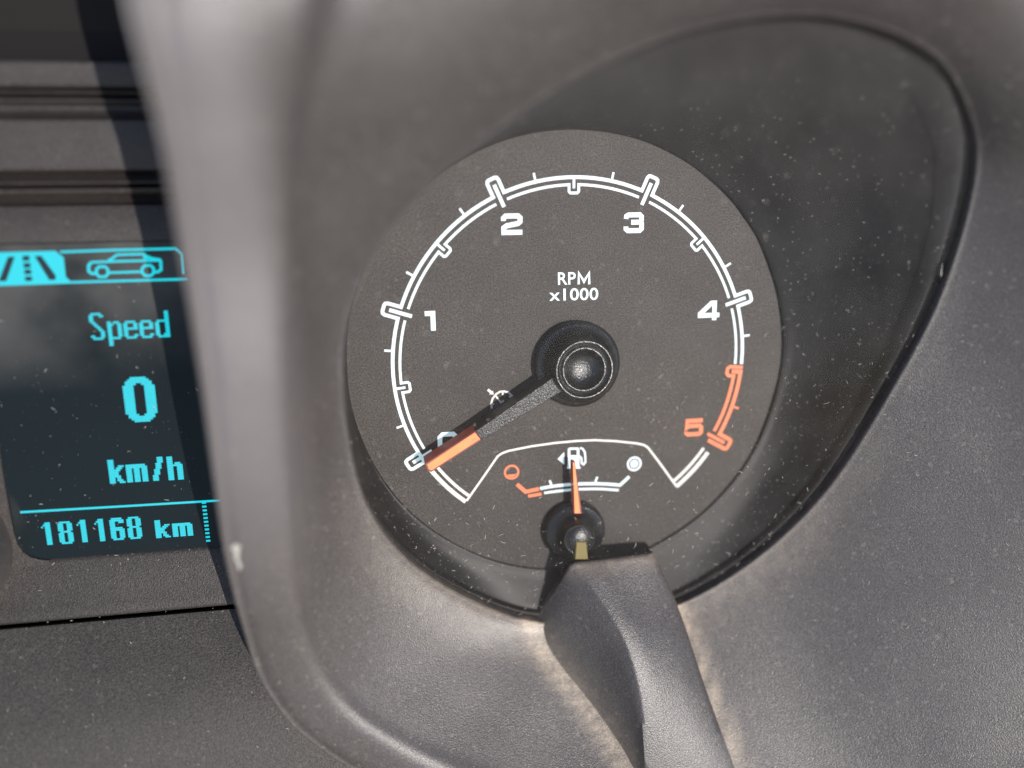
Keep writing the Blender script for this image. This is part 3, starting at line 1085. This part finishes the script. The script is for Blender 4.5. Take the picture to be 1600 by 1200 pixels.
# rim of the neighbouring gauge's hood, just in the corner of the picture
nb = thing('speedometer_hood', 'sliver of grey rounded hood rim left of the blue display', 'dashboard cowl', (-3.4, -.9, 0))
rim = crom([un(x, y, .22) for x, y in ((-120, 640), (-90, 740), (-52, 800), (-24, 840), (-10, 878), (-10, 915), (-24, 950), (-52, 990))], 40, False)
rV, rF = [], []
for k, (dx, dz) in enumerate(((-.5, .10), (-.2, .05), (-.07, .02), (-.025, .0), (-.006, -.02), (0, -.05), (0, -.30))):
    for p in rim:
        rV.append((p[0] + dx, p[1], p[2] + dz))
for k in range(6):
    for i in range(39):
        rF.append((k * 40 + i, k * 40 + i + 1, (k + 1) * 40 + i + 1, (k + 1) * 40 + i))
rim_o = mesh_obj('hood_rim', rV, rF, M_cowl, nb, smooth=60)

# dash panel below
lowp = thing('dash_panel', 'dusty dark grey dashboard panel below the display, foot of the hood', 'dashboard panel', (-2.5, -1.7, 0.2))
rows = [(963.5, .03, 430), (966.5, .085, 430), (1000, .145, 440), (1040, .22, 457), (1100, .32, 505), (1160, .40, 575), (1230, .45, 690), (1320, .48, 850)]
V, F = [], []
nx = 30
for py, z, xr_ in rows:
    a = un(-330, py + 24 if py > 960 else py, z)
    b = un(xr_, py - 12, z)
    yy = un(200, py, z)[1]
    for i in range(nx):
        f = i / (nx - 1)
        V.append((a[0] + (b[0] - a[0]) * f, yy, z))
for k in range(len(rows) - 1):
    for i in range(nx - 1):
        F.append((k * nx + i + 1, k * nx + i, (k + 1) * nx + i, (k + 1) * nx + i + 1))
low_V, low_F = V, F
mesh_obj('panel_face', V, F, M_low, lowp, smooth=60)

# ------------------------------------------------------------------ lint and grit lying on the surfaces
def surface_samples(V, F, n):
    V = np.asarray(V)
    T = []
    for f in F:
        for i in range(1, len(f) - 1):
            T.append((f[0], f[i], f[i + 1]))
    T = np.array(T)
    a, b, c = V[T[:, 0]], V[T[:, 1]], V[T[:, 2]]
    cr_ = np.cross(b - a, c - a)
    ar = np.linalg.norm(cr_, axis=1)
    idx = rng.choice(len(T), n, p=ar / ar.sum())
    u, v = rng.random(n), rng.random(n)
    k = u + v > 1
    u[k], v[k] = 1 - u[k], 1 - v[k]
    P = a[idx] + (b - a)[idx] * u[:, None] + (c - a)[idx] * v[:, None]
    Nn = cr_[idx] / np.maximum(ar[idx], 1e-12)[:, None]
    Nn *= np.where((Nn @ np.array([0, 0, 1.0])) < 0, -1, 1)[:, None]
    return P, Nn


def fibre(p, n, length, width, curl):
    n = n / np.linalg.norm(n)
    t1 = np.cross(n, [0.3, 0.9, 0.2])
    t1 /= np.linalg.norm(t1)
    t2 = np.cross(n, t1)
    a = random.uniform(0, 2 * math.pi)
    V, F = [], []
    q = p + n * .004
    m = 5 if length > .012 else 2
    for i in range(m + 1):
        d = t1 * math.cos(a) + t2 * math.sin(a)
        s = -t1 * math.sin(a) + t2 * math.cos(a)
        w = width * (0.5 if i in (0, m) else 1)
        V += [tuple(q + s * w / 2), tuple(q - s * w / 2)]
        q = q + d * length / m + n * random.uniform(0, .0008)
        a += random.gauss(0, curl)
    for i in range(m):
        F.append((2 * i, 2 * i + 1, 2 * i + 3, 2 * i + 2))
    return V, F


def scatter(V, F, n, keep, lmin, lmax, wid):
    P, Nn = surface_samples(V, F, n)
    VV, FF = [], []
    for p, nn in zip(P, Nn):
        if random.random() > keep(p):
            continue
        L = lmin + (lmax - lmin) * random.random() ** 3
        v, f = fibre(p, nn, L, wid * random.uniform(.6, 1.4), .5)
        b = len(VV)
        VV += v
        FF += [tuple(i + b for i in q) for q in f]
    return VV, FF


def low_bias(p):
    return min(1.0, max(0.10, 0.30 - 0.45 * p[1]))


o = mesh_obj('lens_lint', *scatter(lens_V, lens_F, 1500, low_bias, .004, .036, .0022), M_lint, None, (0, 0, .4))
o['kind'] = 'stuff'
o['label'] = 'pale lint and grit lying on the clear gauge lens'
o['category'] = 'dust'
o = mesh_obj('hood_lint', *scatter(cowl_V, cowl_F, 3800, lambda p: .6 if p[2] > -.2 else 0, .004, .022, .0030), M_lint, None, (0, 0, .5))
o['kind'] = 'stuff'
o['label'] = 'pale grit and fibres on the grey hood'
o['category'] = 'dust'
sV, sF = extrude_x([(yt, 0.0), (yb, 0.0), (yj, .075)], -3.2, -1.75, 12)
a = scatter(sV, sF, 520, lambda p: 1 if p[1] < yb else .35, .003, .025, .0024)
b = scatter(low_V, low_F, 700, lambda p: .6, .003, .018, .0024)
o = mesh_obj('panel_lint', *join(a, b), M_lint, None, (-2.4, -1.0, 0))
o['kind'] = 'stuff'
o['label'] = 'pale lint and grit on the display and the panel below'
o['category'] = 'dust'
